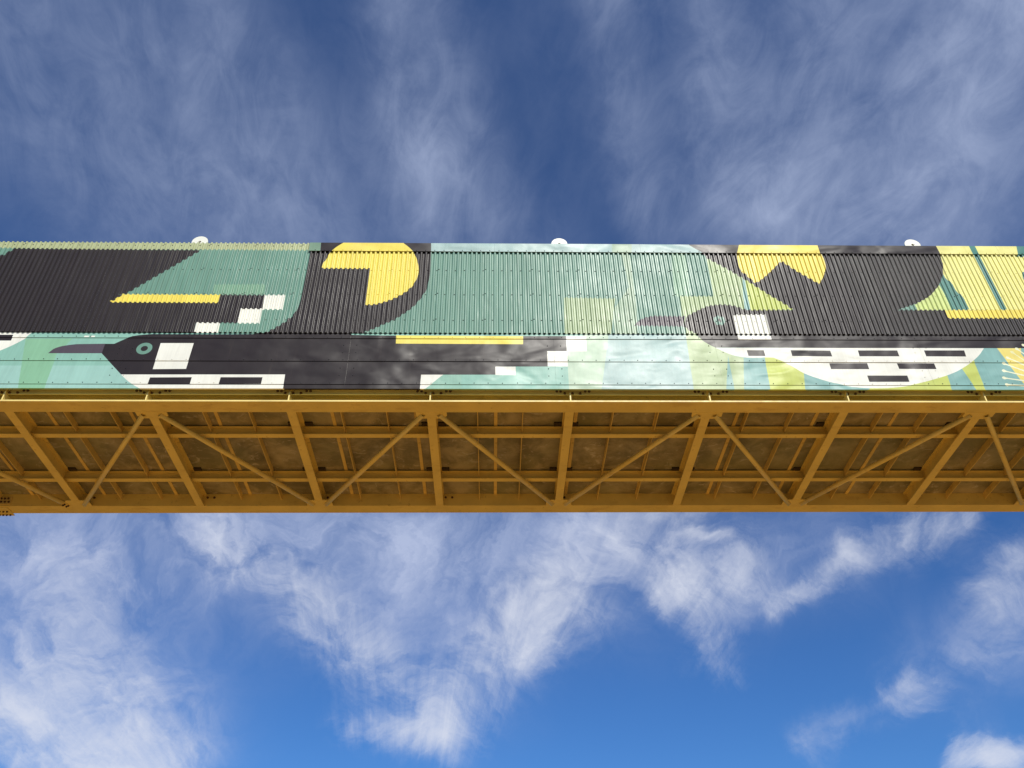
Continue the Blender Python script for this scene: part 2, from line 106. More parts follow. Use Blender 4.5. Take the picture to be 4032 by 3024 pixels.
('cream', [(15.292, 1.007), (15.293, 1.015), (15.287, 1.03), (15.275, 1.05), (15.271, 1.06), (15.272, 1.076), (15.263, 1.084), (15.253, 1.089), (15.243, 1.091), (15.233, 1.09), (15.225, 1.086), (15.22, 1.079), (15.217, 1.069), (15.218, 1.059), (15.221, 1.048), (15.228, 1.039), (15.243, 1.037), (15.252, 1.031), (15.27, 1.016), (15.284, 1.008)]),
]
# cloud bodies: direction, long axis, cross axis, half length, half width, strength, kind
SKY_CLOUDS = [
(4.819, 5.901, -1.584, -6.043, 3.42, -5.646, 0.992, 0.3, 1),
(4.709, 8.223, -4.143, -10.169, 3.153, -5.302, 1.179, 0.24, 1),
(9.308, 8.006, -6.017, -11.504, 8.093, -7.027, 0.857, 0.14, 1),
(1.231, 9.226, -6.202, -12.764, 1.576, -0.187, 1.344, 0.07, 1),
(3.844, 18.789, -13.86, -26.844, 3.243, -3.05, 1.845, 0.1, 1),
(2.658, 14.808, -9.596, -20.228, 1.676, -3.017, 1.995, 0.3, 1),
(6.041, 17.996, -12.884, -25.143, 7.97, -0.657, 2.695, 0.26, 1),
(3.526, 12.662, -9.356, -17.511, 5.955, 1.46, 1.837, 0.34, 1),
(0.105, 13.921, -9.128, -18.04, 3.609, 5.297, 1.817, 0.28, 1),
(-1.697, 7.357, -3.721, -8.342, 0.544, 4.88, 0.975, 0.52, 1),
(10.191, 2.007, 0.971, -0.11, 5.674, -10.57, 3.208, 0.62, 1),
(9.833, 6.558, -5.527, -7.809, 0.94, -12.778, 0.873, 0.35, 1),
(13.507, -11.009, 6.567, 10.154, 1.236, -18.814, 0.818, 0.24, 1),
(6.187, 5.485, -11.553, -14.674, 2.058, -6.882, 0.698, 0.34, 1),
(-14.587, 6.03, -1.239, -4.187, -6.764, 16.378, 0.788, 0.26, 1),
(5.652, 5.834, -8.837, -10.904, -1.922, -8.243, 1.02, 0.55, 2),
(9.467, 5.848, -6.335, -7.994, -0.447, -12.359, 0.723, 0.9, 2),
(20.413, 10.049, -8.101, -13.036, 7.712, -23.28, 1.416, 0.64, 2),
(11.979, 5.659, -9.908, -12.855, 3.379, -13.612, 0.997, 0.52, 2),
(41.781, 6.178, -4.427, -6.822, 12.693, -46.662, 2.059, 0.62, 2),
(-9.99, 4.401, -5.569, -7.938, -4.345, 10.805, 0.893, 0.56, 2),
(-12.279, 5.017, -13.384, -16.437, -4.881, 13.251, 1.286, 0.8, 2),
(47.886, -15.929, 10.982, 18.668, 19.698, -52.831, 0.961, 0.55, 2),
(27.081, -9.986, 5.243, 10.11, 11.669, -29.996, 1.134, 0.4, 2),
(-14.086, 11.858, -17.83, -23.354, -0.724, 17.969, 1.278, 0.4, 2),
(16.64, 7.101, -28.989, -33.066, 14.619, -15.399, 0.839, 0.28, 2),
(-25.259, 17.215, -6.527, -14.402, -9.134, 31.642, 1.579, 0.66, 2),
(-38.237, 24.209, -18.32, -28.944, -10.12, 47.037, 1.645, 0.64, 2),
(101.069, -14.781, -25.757, -17.643, 60.075, -103.707, 2.037, 0.52, 2),
(-19.056, 19.245, -13.511, -20.311, -0.268, 28.265, 0.971, 0.46, 2),
(-16.891, 12.823, -7.231, -11.336, -1.929, 23.058, 1.415, 0.42, 2),
(-28.992, 15.333, -10.334, -15.209, -4.329, 36.245, 1.738, 0.44, 2),
(-47.319, 26.132, 3.348, -3.341, -13.818, 60.639, 1.935, 0.95, 2)]

# ------------------------------------------------------------------ helpers
SC = bpy.context.scene
COL = SC.collection
RND = random.Random(7)

P = 2.0467            # floor beam spacing
X_LAP = 6.8914        # a corrugated sheet lap
SHEET = 0.762         # cover of one corrugated sheet
X0, X1 = -10.2335, 24.5604     # modelled length of the bridge (stations -5 .. 12)
K0, K1 = -5, 12
Y_NEAR, Y_FAR = 0.26, 2.962    # inner edges of the two edge beams
Z_DECK = 0.235
GROUND_Z = -9.06


class MB:
    """Collects boxes, bars and polygons and links them as one mesh object."""
    def __init__(self):
        self.v, self.f, self.mi, self.sm = [], [], [], []

    def face(self, pts, mi=0, smooth=False):
        b = len(self.v)
        self.v += [tuple(p) for p in pts]
        self.f.append(tuple(range(b, b + len(pts))))
        self.mi.append(mi)
        self.sm.append(smooth)

    def box(self, x0, x1, y0, y1, z0, z1, mi=0):
        b = len(self.v)
        self.v += [(x0, y0, z0), (x1, y0, z0), (x1, y1, z0), (x0, y1, z0),
                   (x0, y0, z1), (x1, y0, z1), (x1, y1, z1), (x0, y1, z1)]
        for q in ((0, 3, 2, 1), (4, 5, 6, 7), (0, 1, 5, 4), (1, 2, 6, 5), (2, 3, 7, 6), (3, 0, 4, 7)):
            self.f.append(tuple(b + i for i in q))
            self.mi.append(mi)
            self.sm.append(False)

    def prism(self, poly, z0, z1, mi=0):
        """Upright prism over an anticlockwise xy outline."""
        n = len(poly)
        b = len(self.v)
        self.v += [(x, y, z0) for x, y in poly] + [(x, y, z1) for x, y in poly]
        self.f.append(tuple(b + i for i in reversed(range(n))))
        self.f.append(tuple(b + n + i for i in range(n)))
        for i in range(n):
            j = (i + 1) % n
            self.f.append((b + i, b + j, b + n + j, b + n + i))
        self.mi += [mi] * (n + 2)
        self.sm += [False] * (n + 2)

    def tube(self, p, q, r, n=20, inner=None, mi=0):
        """Round bar from p to q; with an inner radius its ends are open rings."""
        p, q = Vector(p), Vector(q)
        d = (q - p).normalized()
        u = d.orthogonal().normalized()
        w = d.cross(u)
        rings = []
        spec = [(p, r), (q, r)]
        if inner:
            spec += [(q, inner), (p, inner)]
        for c, rr in spec:
            b = len(self.v)
            for i in range(n):
                a = 2 * math.pi * i / n
                self.v.append(tuple(c + (u * math.cos(a) + w * math.sin(a)) * rr))
            rings.append(b)
        pairs = [(0, 1)] if not inner else [(0, 1), (1, 2), (2, 3), (3, 0)]
        for a, c in pairs:
            for i in range(n):
                j = (i + 1) % n
                self.f.append((rings[a] + i, rings[a] + j, rings[c] + j, rings[c] + i))
                self.mi.append(mi)
                self.sm.append(abs(a - c) == 1 and a in (0, 2))
        if not inner:
            self.f.append(tuple(rings[0] + i for i in reversed(range(n))))
            self.f.append(tuple(rings[1] + i for i in range(n)))
            self.mi += [mi] * 2
            self.sm += [False] * 2

    def build(self, name, mats, parent=None):
        me = bpy.data.meshes.new(name)
        me.from_pydata(self.v, [], self.f)
        for m in (mats if isinstance(mats, (list, tuple)) else [mats]):
            me.materials.append(m)
        me.polygons.foreach_set('material_index', self.mi)
        me.polygons.foreach_set('use_smooth', self.sm)
        me.update()
        o = bpy.data.objects.new(name, me)
        COL.objects.link(o)
        if parent is not None:
            o.parent = parent
            o.matrix_parent_inverse = parent_inverse(parent)
        return o


def parent_inverse(p):
    m = Matrix.Translation(p.location)
    return m.inverted()


def empty(name, loc, label, cat, group=None):
    o = bpy.data.objects.new(name, None)
    o.empty_display_size = 0.3
    o.location = loc
    COL.objects.link(o)
    o['label'] = label
    o['category'] = cat
    if group:
        o['group'] = group
    return o


def copy_part(o, dx, dy=0.0, dz=0.0, parent=None):
    c = o.copy()
    c.location = (o.location.x + dx, o.location.y + dy, o.location.z + dz)
    COL.objects.link(c)
    if parent is not None:
        c.parent = parent
    return c


# ------------------------------------------------------------------ materials
class NT:
    def __init__(self, tree):
        self.t = tree
        self.n = tree.nodes
        self.l = tree.links

    def node(self, kind, **kw):
        o = self.n.new(kind)
        for k, v in kw.items():
            setattr(o, k, v)
        return o

    def put(self, sock, v):
        if hasattr(v, 'is_output'):
            self.l.new(v, sock)
        else:
            sock.default_value = v

    def math(self, op, a, b=0.0, c=None, clamp=False):
        o = self.node('ShaderNodeMath', operation=op, use_clamp=clamp)
        self.put(o.inputs[0], a)
        self.put(o.inputs[1], b)
        if c is not None:
            self.put(o.inputs[2], c)
        return o.outputs[0]

    def vmath(self, op, a, b=(0, 0, 0)):
        o = self.node('ShaderNodeVectorMath', operation=op)
        self.put(o.inputs[0], a)
        if op == 'SCALE':
            self.put(o.inputs['Scale'], b)
        else:
            self.put(o.inputs[1], b)
        return o.outputs['Value'] if op in ('DOT_PRODUCT', 'LENGTH') else o.outputs[0]

    def noise(self, vec, scale, detail=4.0, rough=0.55, dist=0.0):
        o = self.node('ShaderNodeTexNoise')
        self.l.new(vec, o.inputs['Vector'])
        o.inputs['Scale'].default_value = scale
        o.inputs['Detail'].default_value = detail
        o.inputs['Roughness'].default_value = rough
        o.inputs['Distortion'].default_value = dist
        return o.outputs['Fac']

    def ramp(self, fac, a, b, lo=0.0, hi=1.0):
        o = self.node('ShaderNodeMapRange', interpolation_type='SMOOTHSTEP')
        self.put(o.inputs['Value'], fac)
        o.inputs['From Min'].default_value = a
        o.inputs['From Max'].default_value = b
        o.inputs['To Min'].default_value = lo
        o.inputs['To Max'].default_value = hi
        return o.outputs['Result']

    def mix(self, fac, a, b, blend='MIX'):
        o = self.node('ShaderNodeMix', data_type='RGBA', blend_type=blend)
        self.put(o.inputs['Factor'], fac)
        self.put(o.inputs['A'], a if hasattr(a, 'is_output') else (*a, 1.0))
        self.put(o.inputs['B'], b if hasattr(b, 'is_output') else (*b, 1.0))
        return o.outputs['Result']


def stretched(nt, vec, sx, sy, sz, off=(0, 0, 0)):
    m = nt.node('ShaderNodeMapping')
    nt.l.new(vec, m.inputs['Vector'])
    m.inputs['Scale'].default_value = (sx, sy, sz)
    m.inputs['Location'].default_value = off
    return m.outputs['Vector']


def new_mat(name):
    m = bpy.data.materials.new(name)
    m.use_nodes = True
    nt = NT(m.node_tree)
    bsdf = m.node_tree.nodes['Principled BSDF']
    tc = nt.node('ShaderNodeTexCoord')
    return m, nt, bsdf, tc.outputs['Object']


PAINTS = {
    'teal': (.150, .290, .215), 'teal_pale': (.20, .36, .235), 'teal_soft': (.27, .47, .355),
    'teal_deep': (.085, .235, .19), 'teal_blue': (.22, .40, .355), 'aqua': (.315, .52, .435),
    'aqua_base': (.25, .46, .36), 'aqua_grey': (.33, .46, .42),
    'green_leaf': (.235, .45, .275), 'green_soft': (.25, .41, .27), 'green_lime': (.39, .48, .245),
    'lime': (.52, .57, .13), 'lime_pale': (.33, .42, .225), 'lime_mist': (.30, .41, .275), 'lime_light': (.58, .65, .22),
    'sage': (.18, .28, .185), 'sage_pale': (.42, .54, .38), 'khaki': (.42, .45, .24),
    'yellow': (.82, .665, .105), 'yellow_pale': (.81, .75, .25), 'yellow_soft': (.78, .64, .16),
    'white': (.80, .775, .655), 'cream': (.80, .79, .52), 'cream_soft': (.79, .75, .38),
    'black': (.024, .0172, .0160), 'grey_mauve': (.085, .068, .080),
}


def paint(name, col, flat):
    """Satin house paint on sheet metal; the flat sheets are dented (oil canning)."""
    m, nt, b, co = new_mat(name)
    n1 = nt.noise(stretched(nt, co, 1.0, 1.0, .35), 3.1, 5, .6)
    n2 = nt.noise(stretched(nt, co, 30, 30, 1.6), 1.0, 3, .6)
    f = nt.math('ADD', nt.ramp(n1, .3, .7, .93, 1.04), nt.ramp(n2, .3, .7, -.035, .03))
    b.inputs['Base Color'].default_value = (*col, 1)
    c = nt.vmath('SCALE', tuple(col), f)
    # fine rain dirt, a little browner
    dirt = nt.noise(stretched(nt, co, 9, 9, .8, (3, 1, 0)), 1.0, 6, .7)
    c2 = nt.mix(nt.ramp(dirt, .58, .80, 0.0, .16), c, (.16, .12, .085))
    nt.l.new(c2, b.inputs['Base Color'])
    r = nt.noise(co, 2.3, 4, .6)
    if flat:
        nt.l.new(nt.ramp(r, .3, .7, .36, .44), b.inputs['Roughness'])
        # dents: broad buckles between the fixings, stretched along the sheet
        d1 = nt.noise(stretched(nt, co, 1.15, 1, 2.0, (.6, 0, .3)), 1.0, 1.2, .45, .6)
        d2 = nt.noise(stretched(nt, co, 3.3, 1, 5.0, (1.6, 0, .8)), 1.0, 1.0, .4, .3)
        h = nt.math('ADD', d1, nt.math('MULTIPLY', d2, .16))
        # the sheets of the middle spans are buckled most
        sx = nt.node('ShaderNodeSeparateXYZ')
        nt.l.new(co, sx.inputs[0])
        h = nt.math('MULTIPLY', h, nt.math('MULTIPLY_ADD', nt.ramp(sx.outputs[0], 2.0, 6.0), .75, .25))
        bp = nt.node('ShaderNodeBump')
        bp.inputs['Strength'].default_value = 1.0
        bp.inputs['Distance'].default_value = .058
        nt.l.new(h, bp.inputs['Height'])
        nt.l.new(bp.outputs['Normal'], b.inputs['Normal'])
    else:
        nt.l.new(nt.ramp(r, .3, .7, .35, .43), b.inputs['Roughness'])
        bp = nt.node('ShaderNodeBump')
        bp.inputs['Strength'].default_value = 1.0
        bp.inputs['Distance'].default_value = .010
        nt.l.new(nt.noise(stretched(nt, co, 4.0, 1, 1.1, (.2, 0, .5)), 1.0, 2, .5, .4), bp.inputs['Height'])
        nt.l.new(bp.outputs['Normal'], b.inputs['Normal'])
    b.inputs['Specular IOR Level'].default_value = .22 if flat else .25
    return m


MAT_FLAT = {k: paint('flat_' + k + '_paint', c, True) for k, c in PAINTS.items()}
MAT_CORR = {k: paint('ribbed_' + k + '_paint', c, False) for k, c in PAINTS.items()}
PAINT_KEYS = list(PAINTS)


def steel_paint(name, col, stain=.5, rough=.5):
    m, nt, b, co = new_mat(name)
    n1 = nt.noise(co, 1.7, 5, .6)
    n2 = nt.noise(stretched(nt, co, 1, 1, 1), 9.0, 6, .7)
    n3 = nt.noise(stretched(nt, co, 1.4, 3.5, 3.5, (5, 2, 1)), 1.6, 5, .65)
    c = nt.vmath('SCALE', tuple(col), nt.ramp(n1, .25, .75, .88, 1.08))
    c = nt.mix(nt.ramp(n3, .55, .70, 0, stain), c, tuple(v * f for v, f in zip(col, (.62, .50, .42))))
    c = nt.mix(nt.ramp(n2, .60, .72, 0, stain), c, (.16, .075, .03))
    nt.l.new(c, b.inputs['Base Color'])
    nt.l.new(nt.ramp(n2, .3, .7, rough - .06, rough + .1), b.inputs['Roughness'])
    bp = nt.node('ShaderNodeBump')
    bp.inputs['Strength'].default_value = .15
    bp.inputs['Distance'].default_value = .003
    nt.l.new(nt.noise(co, 40, 3, .6), bp.inputs['Height'])
    nt.l.new(bp.outputs['Normal'], b.inputs['Normal'])
    return m


def plain(name, col, rough=.6, var=.12, scale=14.0, metallic=0.0):
    m, nt, b, co = new_mat(name)
    n = nt.noise(co, scale, 4, .6)
    nt.l.new(nt.vmath('SCALE', tuple(col), nt.ramp(n, .3, .7, 1 - var, 1 + var)), b.inputs['Base Color'])
    b.inputs['Roughness'].default_value = rough
    b.inputs['Metallic'].default_value = metallic
    return m


M_STEEL = steel_paint('yellow_steel_paint', (.82, .630, .200), .36)
M_FASCIA = steel_paint('brightened_yellow_steel_paint', (.88, .80, .36), .18)  # lightened copy of the steel yellow, brightening the shaded fascia through its colour
M_STEEL_DIRTY = steel_paint('dusty_yellow_steel_paint', (.72, .53, .185), .5, .6)
M_BOLT = plain('rusty_bolt_steel', (.10, .045, .022), .75, .3, 60)
M_DARK = plain('black_rubber', (.010, .009, .009), .8)
M_PAD = plain('dark_neoprene_pad', (.045, .030, .022), .8)
M_SCREW = plain('dark_screw_washer', (.018, .018, .018), .6, .2, 80)
M_DISC = plain('cream_disc_paint', (.82, .79, .66), .45, .04, 9)
M_DISC_HOLE = plain('khaki_tube_paint', (.42, .34, .14), .6)
M_LINING = plain('galvanised_lining', (.42, .42, .40), .5)
M_DECKTOP = plain('deck_concrete', (.34, .31, .27), .85)


def deck_soffit():
    """Underside of the deck sheets: brown grimy metal with pale bloomed patches along the edges."""
    m, nt, b, co = new_mat('grimy_deck_soffit')
    n1 = nt.noise(co, 2.2, 6, .65, .4)
    n2 = nt.noise(stretched(nt, co, 1, 1.4, 1, (4, 2, 0)), 5.5, 7, .72, .8)
    n3 = nt.noise(co, .8, 2, .5)
    c = nt.mix(nt.ramp(n1, .35, .68), (.190, .165, .100), (.40, .345, .245))
    c = nt.mix(nt.ramp(n2, .54, .70, 0, .70), c, (.60, .56, .55))
    c = nt.mix(nt.ramp(n3, .45, .62, 0, .35), c, (.20, .21, .11))
    nt.l.new(c, b.inputs['Base Color'])
    nt.l.new(nt.ramp(n2, .4, .7, .45, .75), b.inputs['Roughness'])
    return m


M_SOFFIT = deck_soffit()


def ground_mat(name, c1, c2, c3, sc):
    m, nt, b, co = new_mat(name)
    n1 = nt.noise(co, .35 * sc, 6, .6)
    n2 = nt.noise(co, 4.0 * sc, 8, .7)
    c = nt.mix(nt.ramp(n1, .35, .65), c1, c2)
    c = nt.mix(nt.ramp(n2, .5, .75, 0, .5), c, c3)
    nt.l.new(c, b.inputs['Base Color'])
    b.inputs['Roughness'].default_value = .95
    bp = nt.node('ShaderNodeBump')
    bp.inputs['Strength'].default_value = .5
    bp.inputs['Distance'].default_value = .04
    nt.l.new(n2, bp.inputs['Height'])
    nt.l.new(bp.outputs['Normal'], b.inputs['Normal'])
    return m


# ------------------------------------------------------------------ setting: the ground
g = MB()
g.face([(-6000, -6000, GROUND_Z), (6000, -6000, GROUND_Z), (6000, 6000, GROUND_Z), (-6000, 6000, GROUND_Z)])
ground = g.build('ground', ground_mat('dry_grass', (.060, .062, .026), (.080, .074, .032), (.042, .048, .018), .3))
ground['kind'] = 'structure'
# unseen red earth strip with ragged edges, added to bounce light onto the underside
g = MB()
tr = []
for i in range(121):
    x = -60 + i * 1.15
    tr.append((x, -6.9 + .5 * math.sin(x * .7) + RND.uniform(-.25, .25), 5.8 + .5 * math.sin(x * .5 + 1) + RND.uniform(-.25, .25)))
for a, c in zip(tr, tr[1:]):
    g.face([(a[0], a[1], GROUND_Z + .004), (c[0], c[1], GROUND_Z + .004), (c[0], c[2], GROUND_Z + .004), (a[0], a[2], GROUND_Z + .004)])
bounce_ground = g.build('bounce_strip', ground_mat('red_earth', (.54, .272, .050), (.60, .305, .060), (.45, .215, .038), 1.0))
bounce_ground['kind'] = 'structure'

# ------------------------------------------------------------------ the footbridge
bridge = empty('footbridge', (7.0, 1.6, 0.0),
               'covered footbridge with yellow steel underside and ribbed wall painted with black and white birds',
               'footbridge')


# ---- mural sheets -----------------------------------------------------------
def inside(x, z, poly):
    r = False
    j = len(poly) - 1
    for i in range(len(poly)):
        xi, zi = poly[i]
        xj, zj = poly[j]
        if (zi > z) != (zj > z) and x < (xj - xi) * (z - zi) / (zj - zi) + xi:
            r = not r
        j = i
    return r


def boxed(table):
    return [(PAINT_KEYS.index(c), p, min(q[0] for q in p), max(q[0] for q in p), min(q[1] for q in p), max(q[1] for q in p))
            for c, p in table]


def paint_at(x, z, table, base):
    k = PAINT_KEYS.index(base)
    for c, p, xa, xb, za, zb in table:
        if xa <= x <= xb and za <= z <= zb and inside(x, z, p):
            k = c
    return k


def clip(p, q, xa, xb, za, zb):
    t0, t1 = 0.0, 1.0
    dx, dz = q[0] - p[0], q[1] - p[1]
    for a, b in ((-dx, p[0] - xa), (dx, xb - p[0]), (-dz, p[1] - za), (dz, zb - p[1])):
        if abs(a) < 1e-12:
            if b < 0:
                return None
        else:
            t = b / a
            if a < 0:
                t0 = max(t0, t)
            else:
                t1 = min(t1, t)
    if t1 - t0 < 1e-9:
        return None
    return (p[0] + dx * t0, p[1] + dz * t0), (p[0] + dx * t1, p[1] + dz * t1)


def mural_cells(xa, xb, za, zb, xlines, table, base):
    """Triangles of the rectangle, cut along the painted outlines and along the fold lines."""
    vs, es = [], []

    def seg(p, q):
        b = len(vs)
        vs.extend((Vector(p), Vector(q)))
        es.append((b, b + 1))
    for x in [xa] + [x for x in xlines if xa + 1e-5 < x < xb - 1e-5] + [xb]:
        seg((x, za), (x, zb))
    seg((xa, za), (xb, za))
    seg((xa, zb), (xb, zb))
    tb = [t for t in table if t[3] > xa and t[2] < xb and t[5] > za and t[4] < zb]
    for _, poly, *_r in tb:
        for i in range(len(poly)):
            c = clip(poly[i], poly[(i + 1) % len(poly)], xa, xb, za, zb)
            if c:
                seg(*c)
    cv, _e, cf, *_ = delaunay_2d_cdt(vs, es, [], 0, 1e-5)
    out = []
    for f in cf:
        pts = [cv[i] for i in f]
        cx = sum(p.x for p in pts) / len(pts)
        cz = sum(p.y for p in pts) / len(pts)
        out.append(([(p.x, p.y) for p in pts], paint_at(cx, cz, tb, base)))
    return out


T_CORR, T_FLASH, T_FLAT = boxed(MURAL_CORRUGATED), boxed(MURAL_FLASHING), boxed(MURAL_FLAT)

# profile of the corrugated sheet: narrow trapezoidal ribs, pitch 76 mm, rounded folds
PITCH = SHEET / 10
VAL, CREST = -.0660, -.0895


def fold_points():
    cs = [(.0150, VAL), (.0258, CREST), (.0504, CREST), (.0612, VAL)]
    ring = [(-.0150, VAL)] + cs + [(PITCH + .0150, VAL)]
    ring[0] = (cs[-1][0] - PITCH, VAL)
    out = []
    e = .0042
    for i in range(1, 5):
        a, c, d = Vector(ring[i - 1]), Vector(ring[i]), Vector(ring[i + 1])
        p = c + (a - c).normalized() * e
        q = c + (d - c).normalized() * e
        out += [tuple(p), tuple(p * .25 + c * .5 + q * .25), tuple(q)]
    return out


FOLD = fold_points()
WOBBLE = {k: RND.uniform(-.0007, .0007) for k in range(-3000, 3001)}     # no two ribs are pressed alike


def rib_y(x):
    u = (x - X_LAP) % PITCH
    pts = [(FOLD[-1][0] - PITCH, FOLD[-1][1])] + FOLD + [(FOLD[0][0] + PITCH, FOLD[0][1])]
    for (xa, ya), (xb, yb) in zip(pts, pts[1:]):
        if xa <= u <= xb:
            k = 2 * math.floor((x - X_LAP) / PITCH)
            t = u / PITCH
            return ya + (yb - ya) * (u - xa) / (xb - xa) + WOBBLE[k] * (1 - t) + WOBBLE[k + 2] * t + WOBBLE[k + 1] * 2.2 * math.sin(math.pi * t) * (t - .5)
    return VAL


Z_CORR = 1.262
Z_EAVE = 3.262
X_FLASH = 4.0
laps = [X_LAP + SHEET * k for k in range(-23, 24)]
laps = [x for x in laps if X0 - .4 < x < X1 + .4]
laps[0], laps[-1] = max(laps[0], X0), laps[-1]
for i, x in enumerate(laps):
    if abs(x - 3.843) < .2:
        laps[i] = X_FLASH
sheets = []
for xa, xb in zip(laps, laps[1:]):
    top = Z_EAVE if xb < X_FLASH + .01 else 3.105
    k0 = math.floor((xa - X_LAP) / PITCH) - 1
    k1 = math.ceil((xb - X_LAP) / PITCH) + 1
    xl = [X_LAP + k * PITCH + u for k in range(k0, k1) for u, _ in FOLD]
    jitter = RND.uniform(-.0006, .0006)
    mb = MB()
    for pts, mi in mural_cells(xa, xb, Z_CORR, top, xl, T_CORR, 'teal'):
        if mi == PAINT_KEYS.index('teal') and False:
            continue
        mb.face([(x, rib_y(x) + jitter, z) for x, z in pts], mi)
    sheets.append(mb.build('corrugated_sheet', [MAT_CORR[k] for k in PAINT_KEYS], bridge))

# foam closures that stop the rib ends at the foot of the corrugated sheets
mb = MB()
xs = sorted(x for k in range(-240, 250) for x in [X_LAP + k * PITCH + u for u, _ in FOLD] if laps[0] < x < laps[-1])
for a, b in zip(xs, xs[1:]):
    ya, yb = rib_y(a) + .0014, rib_y(b) + .0014
    z = Z_CORR + .003
    mb.face([(a, -.0605, z), (b, -.0605, z), (b, yb, z), (a, ya, z)])
    mb.face([(a, ya, z), (b, yb, z), (b, yb, z + .03), (a, ya, z + .03)])
closure = mb.build('closure_strip', M_DARK, bridge)

# ---- flat sheets below the corrugated wall ----------------------------------
ROWS = [(1.160, 1.300), (.708, 1.166), (.267, .714)]
SEAMS = [[X0, -7.3, -4.2, -1.22, 1.83, 4.88, 7.93, 10.98, 14.03, 17.08, 18.42, 21.4, X1],
         [X0, -7.4, -4.1, -.89, 1.55, 4.89, 7.98, 10.45, 13.6, 16.6, 18.42, 21.4, X1],
         [X0, -7.4, -4.1, -.89, 1.55, 4.89, 7.98, 10.45, 13.6, 16.6, 18.42, 21.4, X1],
         [X0, -8.0, -3.98, .02, 4.02, 8.02, 12.02, 16.02, 18.42, 21.4, X1]]


def flat_sheet(xa, xb, za, zb, yt, yb_, name, lip, seed):
    """One flat sheet; its foot stands a little proud and is turned in."""
    mb = MB()
    xl = [xa + i * .5 for i in range(1, int((xb - xa) / .5) + 1)]
    base = 'aqua_base'

    def y(z):
        return yt + (yb_ - yt) * (zb - z) / (zb - za)
    for pts, mi in mural_cells(xa, xb, za, zb, xl, T_FLAT, base):
        mb.face([(x, y(z), z) for x, z in pts], mi)
    # turned-in foot, painted like the sheet above it
    n = max(1, int((xb - xa) / .05))
    for i in range(n):
        a, b = xa + (xb - xa) * i / n, xa + (xb - xa) * (i + 1) / n
        mi = paint_at((a + b) / 2, za + .004, T_FLAT, base)
        mb.face([(a, yb_, za), (a, yb_ + lip, za), (b, yb_ + lip, za), (b, yb_, za)], mi)
    return mb.build(name, [MAT_FLAT[k] for k in PAINT_KEYS], bridge)


for r, (za, zb) in enumerate(ROWS):
    for xa, xb in zip(SEAMS[r], SEAMS[r][1:]):
        flat_sheet(xa + .0008, xb - .0008, za, zb, -.0575 + RND.uniform(-.0008, .0008), -.0665 + RND.uniform(-.001, .001),
                   'flat_sheet', .010, r)
for xa, xb in zip(SEAMS[3], SEAMS[3][1:]):
    flat_sheet(xa + .0008, xb - .0008, .188, .273, -.0575, -.0625, 'bottom_trim', .03, 9)

# ---- flashing along the top -------------------------------------------------
fx = [X_FLASH - .01, 7.07, 9.52, 12.55, 15.6, X1]
for xa, xb in zip(fx, fx[1:]):
    mb = MB()
    za, zb = 3.062, 3.262
    xl = [xa + i * .5 for i in range(1, int((xb - xa) / .5) + 1)]
    yt, yb_ = -.0965 + RND.uniform(-.0006, .0006), -.0995
    for pts, mi in mural_cells(xa + .001, xb - .001, za, zb, xl, T_FLASH, 'aqua_grey'):
        mb.face([(x, yt + (yb_ - yt) * (zb - z) / (zb - za), z) for x, z in pts], mi)
    n = max(1, int((xb - xa) / .05))
    for i in range(n):
        a, b = xa + .001 + (xb - xa - .002) * i / n, xa + .001 + (xb - xa - .002) * (i + 1) / n
        mi = paint_at((a + b) / 2, za + .004, T_FLASH, 'aqua_grey')
        mb.face([(a, yb_, za), (a, yb_ + .008, za), (b, yb_ + .008, za), (b, yb_, za)], mi)
        mi = paint_at((a + b) / 2, zb - .004, T_FLASH, 'aqua_grey')
        mb.face([(a, yt, zb), (b, yt, zb), (b, .10, zb + .002), (a, .10, zb + .002)], mi)
    mb.build('flashing', [MAT_FLAT[k] for k in PAINT_KEYS], bridge)

# inner lining and the far parapet (hidden from the photograph, they close the passage)
mb = MB()
mb.box(X0, X1, -.045, -.030, .24, 3.24)
mb.build('inner_lining', M_LINING, bridge)
mb = MB()
mb.box(X0, X1, 3.240, 3.256, .21, 3.10)
mb.build('rear_wall', MAT_FLAT['teal'], bridge)

# ---- screws -----------------------------------------------------------------
spots = []      # (x, y, z, size, colour)
painted = {'white', 'yellow', 'yellow_pale', 'yellow_soft', 'cream', 'cream_soft', 'lime_light'}


def screw_mat(k):
    return PAINT_KEYS[k] if PAINT_KEYS[k] in painted else None


SCREW_MATS = [M_SCREW] + [MAT_CORR[k] for k in PAINT_KEYS]
for z in (3.205, 2.640, 2.092, 1.538):
    k = -14 * 5
    for i in range(-115, 122):
        x = X_LAP + i * 2 * PITCH
        if not laps[0] + .02 < x < laps[-1] - .02:
            continue
        if z > 3.1 and x > X_FLASH - .03:
            continue
        spots.append((x + RND.uniform(-.003, .003), VAL, z + RND.uniform(-.004, .004), .0100, paint_at(x, z, T_CORR, 'teal')))
        if i % 5 == 0:
            spots.append((x + .5 * PITCH, CREST, z + .004 + RND.uniform(-.004, .004), .0100, paint_at(x + .5 * PITCH, z, T_CORR, 'teal')))
low = []
for z, ph, y in ((1.186, .03, -.0650), (.734, .10, -.0660), (.292, .17, -.0660)):
    x = X0 + ph
    while x < X1:
        low.append((x + RND.uniform(-.006, .006), y, z + RND.uniform(-.003, .003), .0078, paint_at(x, z, T_FLAT, 'aqua_base')))
        x += .2105
for xs_, zs in ((1.55, (.95, .85, .56, .43)), (4.89, (1.03, .88, .58, .44)), (7.98, (1.02, .88, .57, .43)), (10.45, (1.03, .9, .57, .44)), (13.6, (1.0, .9, .55, .42))):
    for z in zs:
        for dx in (-.10, .10):
            low.append((xs_ + dx, -.0625, z, .0078, paint_at(xs_ + dx, z, T_FLAT, 'aqua_base')))
x = X_FLASH + .1
